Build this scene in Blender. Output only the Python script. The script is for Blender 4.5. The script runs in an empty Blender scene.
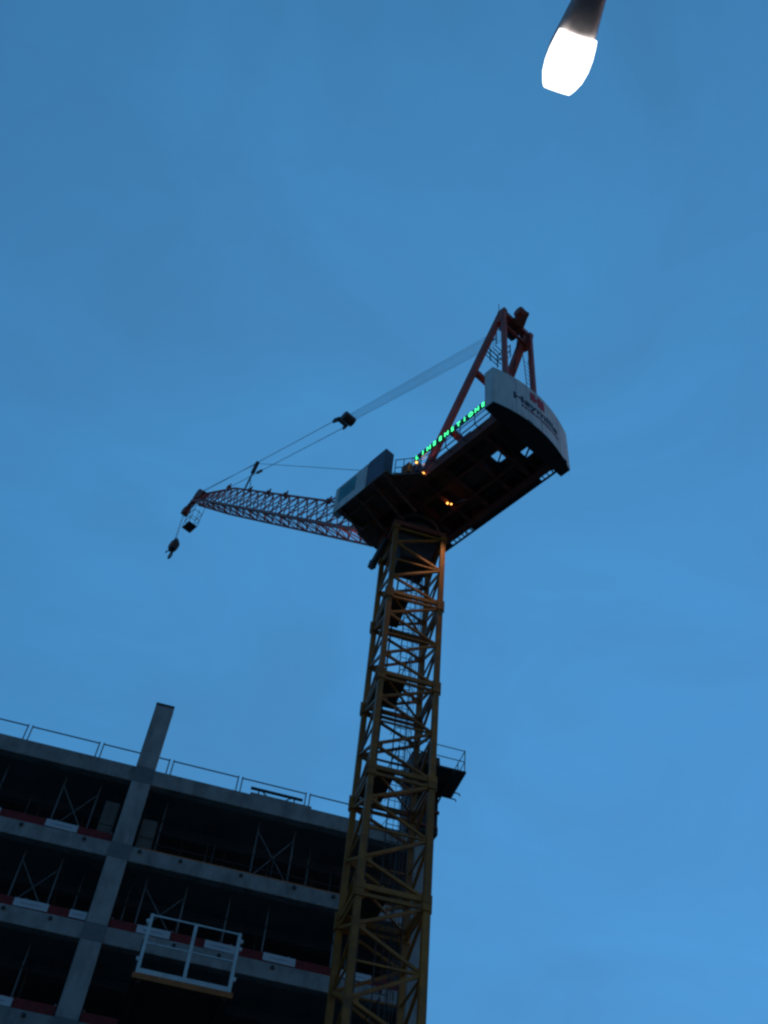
import bpy, bmesh, math, random
from mathutils import Vector, Matrix
random.seed(7)
R = math.radians
sc = bpy.context.scene
col = sc.collection
PI = math.pi

# ------------------------------------------------------------------ helpers
class MB:
    """collects boxes, bars and tubes into one mesh"""
    def __init__(self, mat=None):
        self.bm = bmesh.new()
        self.m = mat or Matrix.Identity(4)
    def verts(self, pts):
        return [self.bm.verts.new(self.m @ Vector(p)) for p in pts]
    def face(self, vs):
        try: return self.bm.faces.new(vs)
        except ValueError: return None
    def poly(self, pts):
        return self.face(self.verts(pts))
    def prism(self, lo, hi):
        """two outlines with the same number of points, joined by sides"""
        a = self.verts(lo); b = self.verts(hi); n = len(a)
        self.face(list(reversed(a))); self.face(b)
        for i in range(n):
            self.face([a[i], a[(i+1) % n], b[(i+1) % n], b[i]])
    def box(self, x0, x1, y0, y1, z0, z1):
        x0, x1 = min(x0, x1), max(x0, x1); y0, y1 = min(y0, y1), max(y0, y1); z0, z1 = min(z0, z1), max(z0, z1)
        self.prism([(x0,y0,z0),(x1,y0,z0),(x1,y1,z0),(x0,y1,z0)], [(x0,y0,z1),(x1,y0,z1),(x1,y1,z1),(x0,y1,z1)])
    def frame(self, p, q, hint):
        p = Vector(p); q = Vector(q); d = (q-p).normalized()
        h = Vector(hint)
        if abs(d.dot(h.normalized())) > .98: h = Vector((1,0,0)) if abs(d.x) < .9 else Vector((0,1,0))
        s = d.cross(h).normalized(); u = s.cross(d).normalized()
        return p, q, s, u
    def bar(self, p, q, w, h=None, hint=(0,0,1)):
        h = w if h is None else h
        p, q, s, u = self.frame(p, q, hint)
        o = [s*(-w/2)+u*(-h/2), s*(w/2)+u*(-h/2), s*(w/2)+u*(h/2), s*(-w/2)+u*(h/2)]
        self.prism([p+k for k in o], [q+k for k in o])
    def tube(self, p, q, r, n=8, r2=None):
        r2 = r if r2 is None else r2
        p, q, s, u = self.frame(p, q, (0,0,1))
        c = [(math.cos(2*PI*i/n), math.sin(2*PI*i/n)) for i in range(n)]
        self.prism([p+s*(a*r)+u*(b*r) for a, b in c], [q+s*(a*r2)+u*(b*r2) for a, b in c])
    def path(self, pts, r, n=6):
        for a, b in zip(pts[:-1], pts[1:]): self.tube(a, b, r, n)
    def loft(self, rings, cap=True):
        rs = [self.verts(r) for r in rings]; n = len(rs[0])
        for a, b in zip(rs[:-1], rs[1:]):
            for i in range(n): self.face([a[i], a[(i+1) % n], b[(i+1) % n], b[i]])
        if cap: self.face(list(reversed(rs[0]))); self.face(rs[-1])
    def build(self, name, mat, parent=None, smooth=False, bevel=0):
        bmesh.ops.recalc_face_normals(self.bm, faces=self.bm.faces)
        me = bpy.data.meshes.new(name); self.bm.to_mesh(me); self.bm.free()
        me.materials.append(mat)
        if smooth:
            for p in me.polygons: p.use_smooth = True
        o = bpy.data.objects.new(name, me); col.objects.link(o)
        if parent: o.parent = parent
        if bevel:
            b = o.modifiers.new('bevel', 'BEVEL'); b.width = bevel; b.segments = 2; b.limit_method = 'ANGLE'
        return o

def tag(o, label=None, cat=None, group=None, kind=None):
    if label: o['label'] = label
    if cat: o['category'] = cat
    if group: o['group'] = group
    if kind: o['kind'] = kind
    return o
def empty(name, loc=(0,0,0), rz=0, label=None, cat=None, group=None, parent=None):
    o = bpy.data.objects.new(name, None); col.objects.link(o)
    o.location = loc; o.rotation_euler = (0,0,rz); o.empty_display_size = .3
    if parent: o.parent = parent
    return tag(o, label, cat, group)
def copy_tree(o, parent=None):
    c = o.copy(); col.objects.link(c)
    if parent: c.parent = parent
    for ch in list(o.children): copy_tree(ch, c)
    return c

# ------------------------------------------------------------------ materials
def base_mat(name, colr, rough=.6, metal=0., var=.0, scale=6., dirt=None, dirt_amt=.0, dscale=2., bump=0., bscale=40., spec=.5, streak=1.):
    m = bpy.data.materials.new(name); m.use_nodes = True
    nt = m.node_tree; N = nt.nodes; L = nt.links
    b = N['Principled BSDF']
    b.inputs['Roughness'].default_value = rough; b.inputs['Metallic'].default_value = metal
    b.inputs['Specular IOR Level'].default_value = spec
    tc = N.new('ShaderNodeTexCoord')
    n1 = N.new('ShaderNodeTexNoise'); n1.inputs['Scale'].default_value = scale; n1.inputs['Detail'].default_value = 6
    L.new(tc.outputs['Object'], n1.inputs['Vector'])
    r1 = N.new('ShaderNodeMapRange'); r1.inputs[1].default_value = .3; r1.inputs[2].default_value = .7
    r1.inputs[3].default_value = 1-var; r1.inputs[4].default_value = 1+var
    L.new(n1.outputs['Fac'], r1.inputs[0])
    mul = N.new('ShaderNodeMix'); mul.data_type = 'RGBA'; mul.blend_type = 'MULTIPLY'; mul.inputs[0].default_value = 1
    mul.inputs[6].default_value = (*colr, 1); L.new(r1.outputs[0], mul.inputs[7])
    out = mul.outputs[2]
    if dirt:
        ms = N.new('ShaderNodeMapping'); ms.inputs['Scale'].default_value = (1, 1, streak)
        L.new(tc.outputs['Object'], ms.inputs['Vector'])
        n2 = N.new('ShaderNodeTexNoise'); n2.inputs['Scale'].default_value = dscale; n2.inputs['Detail'].default_value = 9; n2.inputs['Roughness'].default_value = .7
        L.new(ms.outputs[0], n2.inputs['Vector'])
        r2 = N.new('ShaderNodeMapRange'); r2.inputs[1].default_value = .46; r2.inputs[2].default_value = .68
        r2.inputs[3].default_value = 0; r2.inputs[4].default_value = dirt_amt
        L.new(n2.outputs['Fac'], r2.inputs[0])
        mx = N.new('ShaderNodeMix'); mx.data_type = 'RGBA'
        L.new(r2.outputs[0], mx.inputs[0]); L.new(out, mx.inputs[6]); mx.inputs[7].default_value = (*dirt, 1)
        out = mx.outputs[2]
    L.new(out, b.inputs['Base Color'])
    if bump:
        n3 = N.new('ShaderNodeTexNoise'); n3.inputs['Scale'].default_value = bscale; n3.inputs['Detail'].default_value = 5
        L.new(tc.outputs['Object'], n3.inputs['Vector'])
        bp = N.new('ShaderNodeBump'); bp.inputs['Strength'].default_value = bump; bp.inputs['Distance'].default_value = .02
        L.new(n3.outputs['Fac'], bp.inputs['Height']); L.new(bp.outputs[0], b.inputs['Normal'])
    return m
def vary_by_object(m, lo, hi):
    nt = m.node_tree; b = nt.nodes['Principled BSDF']; src = b.inputs['Base Color'].links[0].from_socket
    oi = nt.nodes.new('ShaderNodeObjectInfo'); mp_ = nt.nodes.new('ShaderNodeMapRange'); mp_.inputs[3].default_value = lo; mp_.inputs[4].default_value = hi
    nt.links.new(oi.outputs['Random'], mp_.inputs[0])
    mx = nt.nodes.new('ShaderNodeMix'); mx.data_type = 'RGBA'; mx.blend_type = 'MULTIPLY'; mx.inputs[0].default_value = 1
    nt.links.new(src, mx.inputs[6]); nt.links.new(mp_.outputs[0], mx.inputs[7]); nt.links.new(mx.outputs[2], b.inputs['Base Color'])
def emit_mat(name, colr, strength):
    m = bpy.data.materials.new(name); m.use_nodes = True
    b = m.node_tree.nodes['Principled BSDF']
    b.inputs['Base Color'].default_value = (*[min(1, c) for c in colr], 1)
    b.inputs['Emission Color'].default_value = (*colr, 1); b.inputs['Emission Strength'].default_value = strength
    return m

M = {}
M['concrete'] = base_mat('concrete', (.41,.40,.38), .9, var=.18, scale=1.3, dirt=(.16,.15,.14), dirt_amt=.7, dscale=1.6, streak=.3, bump=.25, bscale=14)
M['slabmat'] = base_mat('slab_concrete', (.38,.37,.35), .9, var=.2, scale=.9, dirt=(.13,.12,.11), dirt_amt=.7, dscale=1.4, streak=.45, bump=.25, bscale=14)
M['joint'] = base_mat('damp_joint_concrete', (.24,.235,.23), .9, var=.2, scale=2, dirt=(.10,.095,.09), dirt_amt=.6)
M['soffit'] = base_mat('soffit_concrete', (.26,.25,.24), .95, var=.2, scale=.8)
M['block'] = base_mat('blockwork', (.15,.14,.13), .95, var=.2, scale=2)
M['yellow'] = base_mat('yellow_paint', (.44,.165,.02), .55, var=.18, scale=3, dirt=(.16,.07,.03), dirt_amt=.65, dscale=2.2)
vary_by_object(M['yellow'], .62, 1.25)
M['red'] = base_mat('red_oxide_paint', (.47,.085,.05), .5, var=.2, scale=3, dirt=(.12,.04,.03), dirt_amt=.6, dscale=1.5)
M['darkred'] = base_mat('dark_red_steel', (.30,.075,.045), .6, var=.25, scale=3, dirt=(.05,.03,.025), dirt_amt=.7, dscale=1.5)
M['browndark'] = base_mat('dark_brown_steel', (.17,.085,.06), .7, var=.3, scale=3, dirt=(.07,.04,.03), dirt_amt=.6)
M['dark'] = base_mat('dark_steel', (.045,.04,.038), .6, var=.3, scale=4)
M['grey'] = base_mat('grey_steel', (.22,.22,.22), .5, .4, var=.2, scale=5)
M['galv'] = base_mat('galvanised_steel', (.42,.43,.44), .45, .6, var=.2, scale=5)
M['dullgalv'] = base_mat('weathered_prop_steel', (.19,.185,.18), .6, .2, var=.25, scale=4)
M['palerope'] = base_mat('greased_rope', (.40,.40,.40), .5, .2, var=.1)
M['rope'] = base_mat('wire_rope', (.20,.20,.21), .5, .5, var=.1)
M['shroud'] = base_mat('shroud_white', (.70,.80,.78), .6, var=.06, scale=1.2, dirt=(.36,.38,.35), dirt_amt=.6, dscale=3.2, streak=.18)
M['bluebox'] = base_mat('dark_blue_paint', (.07,.09,.14), .5, var=.15, scale=2)
M['teal'] = base_mat('teal_print', (.05,.32,.36), .6, var=.2, scale=2)
M['emblem'] = base_mat('red_print', (.55,.03,.04), .6)
M['navy'] = base_mat('navy_print', (.02,.025,.06), .6)
M['plum'] = base_mat('plum_print', (.28,.06,.12), .6)
M['white'] = base_mat('white_paint', (.68,.80,.80), .5, var=.08, scale=3, dirt=(.45,.44,.42), dirt_amt=.5, dscale=2)
M['board'] = base_mat('white_board', (.62,.66,.68), .5, var=.05, dirt=(.5,.5,.5), dirt_amt=.4, dscale=3)
M['print'] = base_mat('grey_print', (.30,.32,.36), .6)
M['netting'] = base_mat('red_board', (.22,.012,.01), .7, var=.3, scale=5)
M['orange'] = base_mat('orange_paint', (.48,.14,.03), .6, var=.2, scale=4)
M['ply'] = base_mat('plywood', (.15,.125,.10), .8, var=.2, scale=3)
M['asphalt'] = base_mat('asphalt', (.05,.05,.052), .9, var=.25, scale=9, bump=.3, bscale=120)
M['paving'] = base_mat('paving', (.22,.21,.2), .9, var=.15, scale=3)
M['kerb'] = base_mat('kerb_stone', (.3,.3,.29), .9, var=.1)
M['earth'] = base_mat('site_earth', (.12,.095,.07), .95, var=.3, scale=.6, bump=.5, bscale=3)
M['line'] = base_mat('road_line', (.7,.7,.68), .7, var=.1)
M['lamp_body'] = base_mat('lamp_body', (.46,.38,.38), .45, .1, var=.06)
M['bowl'] = emit_mat('lamp_bowl', (.95, 1., .95), 3.)
M['led'] = emit_mat('green_led', (.05, .85, .27), 1.2)
M['amber'] = emit_mat('amber_lamp', (1., .42, .08), 1.6)
M['cablamp'] = emit_mat('pale_lamp', (.8, .9, 1.), 1.2)

# ------------------------------------------------------------------ camera
cd = bpy.data.cameras.new('camera'); cam = bpy.data.objects.new('camera', cd); col.objects.link(cam)
cd.sensor_fit = 'VERTICAL'; cd.sensor_height = 24.; cd.lens = 24. * 1000 / 1024
cd.clip_start = .05; cd.clip_end = 3000
rot = Matrix(((.992765, -.120073, 0), (-.093402, -.772255, -.628409), (.075455, .623862, -.777883)))
cam.matrix_world = Matrix.Translation((0,0,1.6)) @ rot.to_4x4()
sc.camera = cam

# ------------------------------------------------------------------ world / light
SUN_EL, SUN_AZ = R(1.5), R(68)       # compass angle clockwise from +Y: the afterglow lies ahead and to the right
w = bpy.data.worlds.new('World'); sc.world = w; w.use_nodes = True
nt = w.node_tree; N = nt.nodes; L = nt.links
bg = N['Background']
sky = N.new('ShaderNodeTexSky'); sky.sky_type = 'NISHITA'; sky.sun_disc = False
sky.sun_elevation = SUN_EL; sky.sun_rotation = SUN_AZ; sky.altitude = 50; sky.air_density = 1.; sky.dust_density = .5; sky.ozone_density = 4.
# thin even dusk cloud veil over the clear sky, with faint soft banks
tc = N.new('ShaderNodeTexCoord')
mp = N.new('ShaderNodeMapping'); mp.inputs['Scale'].default_value = (1., 1., 2.2)
L.new(tc.outputs['Generated'], mp.inputs['Vector'])
nz = N.new('ShaderNodeTexNoise'); nz.inputs['Scale'].default_value = 3.2; nz.inputs['Detail'].default_value = 9; nz.inputs['Roughness'].default_value = .58; nz.inputs['Distortion'].default_value = .6
L.new(mp.outputs[0], nz.inputs['Vector'])
mr = N.new('ShaderNodeMapRange'); mr.inputs[1].default_value = .3; mr.inputs[2].default_value = .7; mr.inputs[3].default_value = 0; mr.inputs[4].default_value = 1
L.new(nz.outputs['Fac'], mr.inputs[0])
cl = N.new('ShaderNodeMix'); cl.data_type = 'RGBA'; cl.clamp_result = False
cl.inputs[6].default_value = (.97, .91, .89, 1); cl.inputs[7].default_value = (1.05, 1.10, 1.08, 1)
L.new(mr.outputs[0], cl.inputs[0])
veil = N.new('ShaderNodeMix'); veil.data_type = 'RGBA'; veil.blend_type = 'ADD'; veil.clamp_result = False; veil.inputs[0].default_value = 1
# the veil is brightest ahead, over the crane, and dim towards the night side behind the camera
dt = N.new('ShaderNodeVectorMath'); dt.operation = 'DOT_PRODUCT'; dt.inputs[1].default_value = (.109, .694, .705)
L.new(tc.outputs['Generated'], dt.inputs[0])
gr = N.new('ShaderNodeMapRange'); gr.inputs[1].default_value = .45; gr.inputs[2].default_value = 1; gr.inputs[3].default_value = .16; gr.inputs[4].default_value = 1
L.new(dt.outputs['Value'], gr.inputs[0])
vc = N.new('ShaderNodeMix'); vc.data_type = 'RGBA'; vc.blend_type = 'MULTIPLY'; vc.clamp_result = False; vc.inputs[0].default_value = 1
vc.inputs[6].default_value = (.212, .93, 1.92, 1); L.new(gr.outputs[0], vc.inputs[7]); L.new(vc.outputs[2], veil.inputs[7])
L.new(sky.outputs[0], veil.inputs[6])
var = N.new('ShaderNodeMix'); var.data_type = 'RGBA'; var.blend_type = 'MULTIPLY'; var.inputs[0].default_value = 1
L.new(veil.outputs[2], var.inputs[6]); L.new(cl.outputs[2], var.inputs[7])
L.new(var.outputs[2], bg.inputs[0])
bg.inputs[1].default_value = .1

sd = bpy.data.lights.new('sun', 'SUN'); sun = bpy.data.objects.new('sun', sd); col.objects.link(sun)
sd.energy = .02; sd.angle = R(20); sd.color = (1, .85, .75)
to_sun = Vector((math.sin(SUN_AZ)*math.cos(SUN_EL), math.cos(SUN_AZ)*math.cos(SUN_EL), math.sin(SUN_EL)))
sun.rotation_euler = (-to_sun).to_track_quat('-Z', 'Y').to_euler()

# ------------------------------------------------------------------ ground
mb = MB(); mb.poly([(-600,-600,-.02),(600,-600,-.02),(600,600,-.02),(-600,600,-.02)]); tag(mb.build('ground', M['earth']), kind='structure')
FR = Matrix.Rotation(R(11.5), 4, 'Z')
mb = MB(FR); mb.box(-120, 120, -9, 3.2, -.1, .0); tag(mb.build('road', M['asphalt']), kind='structure')
mb = MB(FR)
for i in range(-14, 15): mb.box(i*6, i*6+3, -3.0, -2.88, .001, .005)
tag(mb.build('road_marking', M['line']), kind='structure')
mb = MB(FR); mb.box(-120, 120, 3.35, 7, -.1, .12); tag(mb.build('pavement', M['paving']), kind='structure')
mb = MB(FR); mb.box(-120, 120, 3.2, 3.348, -.1, .125); tag(mb.build('kerb', M['kerb']), kind='structure')
mb = MB(FR); mb.box(-120, 120, -13, -9.002, -.1, .12); tag(mb.build('pavement', M['paving']), kind='structure')

# ------------------------------------------------------------------ concrete frame building
# local frame: x along the facade, y into the building, z up
B = Matrix.Translation((0,34,0)) @ Matrix.Rotation(R(11.5), 4, 'Z')
bld = empty('concrete_building', (0,34,0), R(11.5), 'unfinished grey concrete frame building with open floors beside the tower crane', 'building')
XL, XR, DEP = -30.0, 3.6, 16.0
tops = [24.52, 21.25, 18.22, 15.12, 12.02, 8.92, 5.82]
for i, zt in enumerate(tops):
    th = .66 if i == 0 else .58
    # edge beam, slab and soffit ribs in one cast piece
    mb = MB(); mb.box(XL, 2.80, .02, .42, zt-th, zt); o = mb.build('edge_beam', M['slabmat'], bld, bevel=.02)
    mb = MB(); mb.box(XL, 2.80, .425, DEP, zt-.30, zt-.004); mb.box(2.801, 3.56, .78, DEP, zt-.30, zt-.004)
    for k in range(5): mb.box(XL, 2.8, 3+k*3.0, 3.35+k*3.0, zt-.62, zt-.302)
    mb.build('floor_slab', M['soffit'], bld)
# columns along the facade: the middle one stands up above the roof
for cx, ztop in ((-19.0, 27.4), (-8.02, 27.62), (-29.0, 24.52)):
    mb = MB(); zs = [0] + [t for t in reversed(tops)]
    for a, b, th in zip(zs[:-1], zs[1:], [.58]*6+[.66]):
        mb.box(cx-.36, cx+.36, -.03, .60, a+.0, b-th-.012)
    if ztop > 25: mb.box(cx-.37, cx+.37, -.03, .60, tops[0]+.012, ztop)
    mb.build('column', M['concrete'], bld, bevel=.015)
    for zt, th in zip(tops, [.66]+[.58]*6):
        mb = MB(); mb.box(cx-.37, cx+.37, -.026, .015, zt-th-.01, zt+.01); mb.build('column_joint', M['joint'], bld)
    if ztop > 25:
        mb = MB(); mb.box(cx-.375, cx+.375, -.035, .61, ztop-.10, ztop+.02); mb.build('column_cap', M['dark'], bld)
for cx in (-19, -8.02, 3.2):
    for cy in (6.0, 12.0):
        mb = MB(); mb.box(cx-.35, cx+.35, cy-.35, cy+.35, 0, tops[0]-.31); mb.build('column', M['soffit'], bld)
mb = MB(); mb.box(2.82, 3.58, -.05, .75, 0, 28.0); mb.build('corner_column', M['concrete'], bld, bevel=.015)
# dark core wall and end wall
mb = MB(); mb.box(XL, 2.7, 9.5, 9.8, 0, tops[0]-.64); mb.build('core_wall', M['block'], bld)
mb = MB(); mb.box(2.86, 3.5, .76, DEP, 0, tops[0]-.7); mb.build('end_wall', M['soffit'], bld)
# small fixings under the beam faces
for zt in tops[1:4]:
    for k in range(9):
        x = -13.2 + k*1.9 + .25*math.sin(k*2.1+zt)
        if abs(x+8.02) > .6:
            mb = MB(); mb.box(x-.06, x+.06, -.05, .02, zt-.2, zt-.10); mb.build('cast_in_bracket', M['dark'], bld)
# upstand on the roof edge
mb = MB(); mb.box(-3.9, -1.45, .03, .40, tops[0]+.001, tops[0]+.1); mb.build('roof_upstand', M['slabmat'], bld)

def BP(x, y, z): return B @ Vector((x, y, z))
RB = R(11.5)

# roof guard rails: each barrier panel a thing
RY = .72
def make_rail():
    r = empty('guard_rail')
    mb = MB(); mb.tube((0,0,1.1),(2.63,0,1.1),.026); mb.build('top_rail', M['dark'], r)
    mb = MB(); mb.tube((0,0,.14),(2.63,0,.14),.014); mb.build('bottom_rail', M['dark'], r)
    for x in (0.0, 2.63):
        mb = MB(); mb.tube((x,0,-.0),(x,0,1.16),.026); mb.box(x-.07, x+.07, -.07, .07, -.0, .015); mb.build('post', M['grey'], r)
    return r
rail0 = make_rail()
lab = ['barrier panel on the roof edge, leftmost in view', 'barrier panel on the roof edge left of the rising column',
       'barrier panel on the roof edge passing behind the rising column', 'barrier panel on the roof edge just right of the rising column',
       'barrier panel on the roof edge behind the low trestle', 'barrier panel on the roof edge next to the mast', 'barrier panel on the roof edge seen through the crane mast']
for i in range(6):
    o = rail0 if i == 0 else copy_tree(rail0)
    x = -15.47 + i*2.80
    o.location = BP(x, RY, tops[0]); o.rotation_euler = (0,0,RB)
    tag(o, 'grey steel ' + lab[i], 'guard rail', 'guard rails along the roof edge')

# trestle lying along the roof edge
t = empty('trestle', BP(-2.86, .22, tops[0]+.1), RB, 'low dark trestle with a long top bar standing on the roof edge', 'trestle')
mb = MB(); mb.box(-1.05, 1.05, -.05, .05, .27, .35); mb.build('top_bar', M['dark'], t)
for x in (-.72, .72):
    mb = MB(); mb.bar((x,0,0),(x,0,.27),.05); mb.build('leg', M['dark'], t)
    mb = MB(); mb.bar((x*.35,0,.02),(x*.8,0,.26),.035); mb.build('brace', M['dark'], t)

# props and shoring frames inside the floors
def make_frame(wd, h):
    r = empty('shoring_frame')
    for x in (0, wd):
        mb = MB(); mb.tube((x,0,0),(x,0,h),.032,8); mb.box(x-.08,x+.08,-.08,.08,0,.012); mb.box(x-.08,x+.08,-.08,.08,h-.012,h); mb.build('leg', M['dullgalv'], r)
    mb = MB(); mb.tube((0,.04,.25),(wd,.04,h*.74),.02,6); mb.tube((wd,-.04,.25),(0,-.04,h*.74),.02,6); mb.build('cross_brace', M['grey'], r)
    return r
def make_prop(h):
    r = empty('steel_prop')
    mb = MB(); mb.tube((0,0,.012),(0,0,h*.58),.034,8); mb.box(-.08,.08,-.08,.08,0,.012); mb.build('outer_tube', M['dullgalv'], r)
    mb = MB(); mb.tube((0,0,h*.58),(0,0,h),.025,8); mb.box(-.08,.08,-.08,.08,h-.012,h); mb.build('inner_tube', M['grey'], r)
    mb = MB(); mb.tube((0,0,h*.56),(0,0,h*.6),.06,8); mb.build('collar', M['dark'], r)
    return r
HT, HL = 2.72, 2.42
fr0 = make_frame(1.32, 2.60); pr0 = make_prop(2.60)
used = {'f': False, 'p': False}
def place(kind, x, y, zf, h, label, sx=1.):
    src = fr0 if kind == 'f' else pr0
    o = copy_tree(src) if used[kind] else src
    used[kind] = True
    o.location = BP(x, y, zf); o.rotation_euler = (0,0,RB); o.scale = (sx, 1, h/2.6)
    tag(o, label, 'shoring frame' if kind == 'f' else 'prop', 'shoring frames under the slabs' if kind == 'f' else 'steel props under the slabs')
z1, z2, z3 = tops[1], tops[2], tops[3]
h1 = tops[0]-.30-z1; h2 = tops[1]-.30-z2; h3 = tops[2]-.30-z3
place('f', -10.75, .75, z1, h1, 'braced shoring frame on the top storey left of the column', 1.0)
place('f', -3.25, .75, z1, h1, 'braced shoring frame on the top storey below the roof trestle', 1.08)
place('f', -11.15, .75, z2, h2, 'braced shoring frame on the middle storey above a white board, left of the column', 1.0)
place('f', -6.8, .75, z2, h2, 'braced shoring frame on the middle storey right of the column, above the white gate', 1.1)
place('p', -12.9, .8, z1, h1, 'thin steel prop on the top storey, leftmost in view')
place('p', -11.9, 2.2, z1, h1, 'thin steel prop on the top storey between the leftmost prop and the braced frame')
place('p', -6.85, .8, z1, h1, 'thin steel prop on the top storey just right of the column')
place('p', -4.9, 2.4, z1, h1, 'thin steel prop on the top storey left of the braced frame under the trestle')
place('p', -1.0, 1.5, z1, h1, 'thin steel prop on the top storey right of the braced frame under the trestle')
place('p', .4, 1.5, z1, h1, 'thin steel prop on the top storey beside the crane mast')
place('p', -12.6, 1.4, z2, h2, 'thin steel prop on the middle storey at the left picture edge')
place('p', -9.0, 1.4, z2, h2, 'thin steel prop on the middle storey close left of the column')
place('p', -7.3, 1.4, z2, h2, 'thin steel prop on the middle storey close right of the column')
place('p', -3.75, .8, z2, h2, 'thin steel prop on the middle storey above the right half of the white gate')
place('p', -2.3, .8, z2, h2, 'thin steel prop on the middle storey right of the white gate')
place('p', -3.0, 2.2, z2, h2, 'thin steel prop set back on the middle storey behind the gate corner')
place('p', .2, .8, z2, h2, 'thin steel prop on the middle storey left of the mast')
place('p', .9, 1.6, z2, h2, 'thin steel prop on the middle storey behind the mast leg')
place('p', -9.9, .9, z3, h3, 'thin steel prop on the lowest visible storey left of the column')
place('p', -5.9, 1.3, z3, h3, 'thin steel prop on the lowest visible storey behind the gate')

kk = 0
for zf, hh, nm in ((z1, h1, 'top storey'), (z2, h2, 'middle storey'), (z3, h3, 'lowest visible storey')):
    for side, x0, n_ in (('left', -13.4, 3), ('right', -5.6, 4)):
        for k in range(n_):
            x = x0 + k*1.75 + random.uniform(-.3,.3)
            place('p', x, random.uniform(2.9, 3.8), zf, hh, '%s dim steel prop set back on the %s %s of the column' % (('leftmost','second','third','rightmost')[k if k < n_-1 else 3], nm, side))
# guard rails inside the top-storey right bay
g = empty('edge_guard', BP(-7.3, .5, z1), RB, 'double tube guard rail across the top storey opening right of the column', 'guard rail')
mb = MB(); mb.tube((0,0,1.05),(9.6,0,1.05),.022); mb.build('top_rail', M['dark'], g)
mb = MB(); mb.tube((0,0,.55),(9.6,0,.55),.022); mb.build('mid_rail', M['dark'], g)
mb = MB(); mb.box(0, 9.6, -.46, -.36, .0, .05); mb.build('edge_board', M['orange'], g)
for k in range(5):
    mb = MB(); mb.tube((.3+k*2.25,0,0),(.3+k*2.25,0,1.1),.024); mb.build('post', M['dark'], g)

# toe boards with white boards hung on them
def toe(x0, x1, zt, label):
    o = empty('toe_board', BP(x0, .10, zt), RB, label, 'toe board', 'red toe boards on the floor edges')
    mb = MB(); mb.box(0, x1-x0, -.02, .02, .0, .33); mb.build('board', M['netting'], o)
    n = max(2, int((x1-x0)/1.9))
    for k in range(n+1):
        x = .05+(x1-x0-.1)*k/n; mb = MB(); mb.box(x-.025, x+.025, .022, .06, 0, .40); mb.build('bracket', M['grey'], o)
toe(-18.6, -8.42, z1, 'red toe board along the top storey edge left of the column')
toe(-18.6, -8.42, z2, 'red toe board along the middle storey edge left of the column')
toe(-7.62, 2.75, z2, 'red toe board along the middle storey edge right of the column')
toe(-18.6, -8.42, z3, 'red toe board along the lowest visible storey left of the column')
toe(-7.62, 2.75, z3, 'red toe board along the lowest visible storey behind the gate')

def make_board(wd):
    o = empty('sign_board')
    mb = MB(); mb.box(0, wd, -.012, .012, 0, .27); mb.build('panel', M['board'], o)
    mb = MB(); x = wd*.2
    rr = random.Random(3)
    while x < wd*.82:
        l = rr.uniform(.03, .07); mb.box(x, x+l, -.016, -.0125, .115, .150); x += l + rr.uniform(.012, .03)
    mb.build('lettering', M['print'], o)
    return o
sb0 = make_board(1.14)
bl = [(-10.80, z1+.05, 1, 'top storey left of the column'), (-13.55, z1+.05, 1, 'top storey at the left picture edge'),
      (-10.83, z2+.04, 1, 'middle storey left of the column'), (-8.98, z2+.06, .5, 'middle storey beside the column, shortest of all'),
      (-6.70, z2+.04, 1, 'middle storey behind the left gate half'), (-4.36, z2+.04, 1, 'middle storey behind the right gate half'),
      (-2.32, z2+.06, 1, 'middle storey right of the gate'), (.40, z2+.06, 1, 'middle storey behind the crane mast'),
      (-10.9, z3+.04, 1, 'lowest visible storey in the bottom left corner')]
for i, (x, z, s, lb) in enumerate(bl):
    o = sb0 if i == 0 else copy_tree(sb0)
    o.location = BP(x, .055, z); o.rotation_euler = (0,R(random.uniform(-1.2,1.2)),RB); o.scale = (s,1,1)
    tag(o, 'white board on the ' + lb, 'sign board', 'white boards hung on the floor edges')

# plywood panels leaning beside the column
for x0, x1, h, y, lb in ((-9.05, -8.52, 1.75, .35, 'grey plywood sheet standing left of the column on the top storey'), (-7.55, -7.0, 1.35, .3, 'grey plywood box standing right of the column on the top storey')):
    o = empty('plywood_panel', BP(x0, y, z1), RB, lb, 'plywood')
    mb = MB(); mb.box(0, x1-x0, 0, .35, 0, h); mb.build('sheet', M['ply'], o)
    for zb in (.1, h*.45): mb = MB(); mb.box(-.02, x1-x0+.02, -.03, -.002, zb, zb+.05); mb.build('batten', M['ply'], o)

# loading platform with white gate
lp = empty('loading_platform', BP(-6.36, -3.8, z3), RB, 'loading platform with white two bay gate jutting out of the building', 'loading platform')
GW, GH = 2.72, 1.86
mb = MB(); mb.box(-.12, GW+.12, -.06, 4.6, -.02, .03)
mb.build('deck', M['dark'], lp)
mb = MB(); mb.box(-.12, GW+.12, -.12, -.062, -.13, .03); mb.build('deck_edge', M['orange'], lp)
for x in (.1, GW-.1):
    mb = MB(); mb.box(x-.07, x+.07, -.05, 6.5, -.20, -.021); mb.build('runner_beam', M['dark'], lp)
mb = MB()
for x in (0, GW): mb.box(x-.05, x+.05, -.05, .05, .03, GH)
mb.box(GW/2-.05, GW/2+.05, -.04, .04, .10, GH-.02)
mb.bar((.05,0,GH-.02),(GW-.05,0,GH-.02),.045)
mb.bar((.05,0,GH*.53),(GW-.05,0,GH*.53),.04)
mb.box(.05, GW-.05, -.03, .03, .05, .21)
mb.build('gate', M['white'], lp)
for x, s in ((0,-1),(GW,1)):
    for z in (GH-.28, GH*.72, .42): mb = MB(); mb.box(x+s*.05, x+s*.13, -.04, .04, z, z+.10); mb.build('hinge', M['white'], lp)
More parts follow.
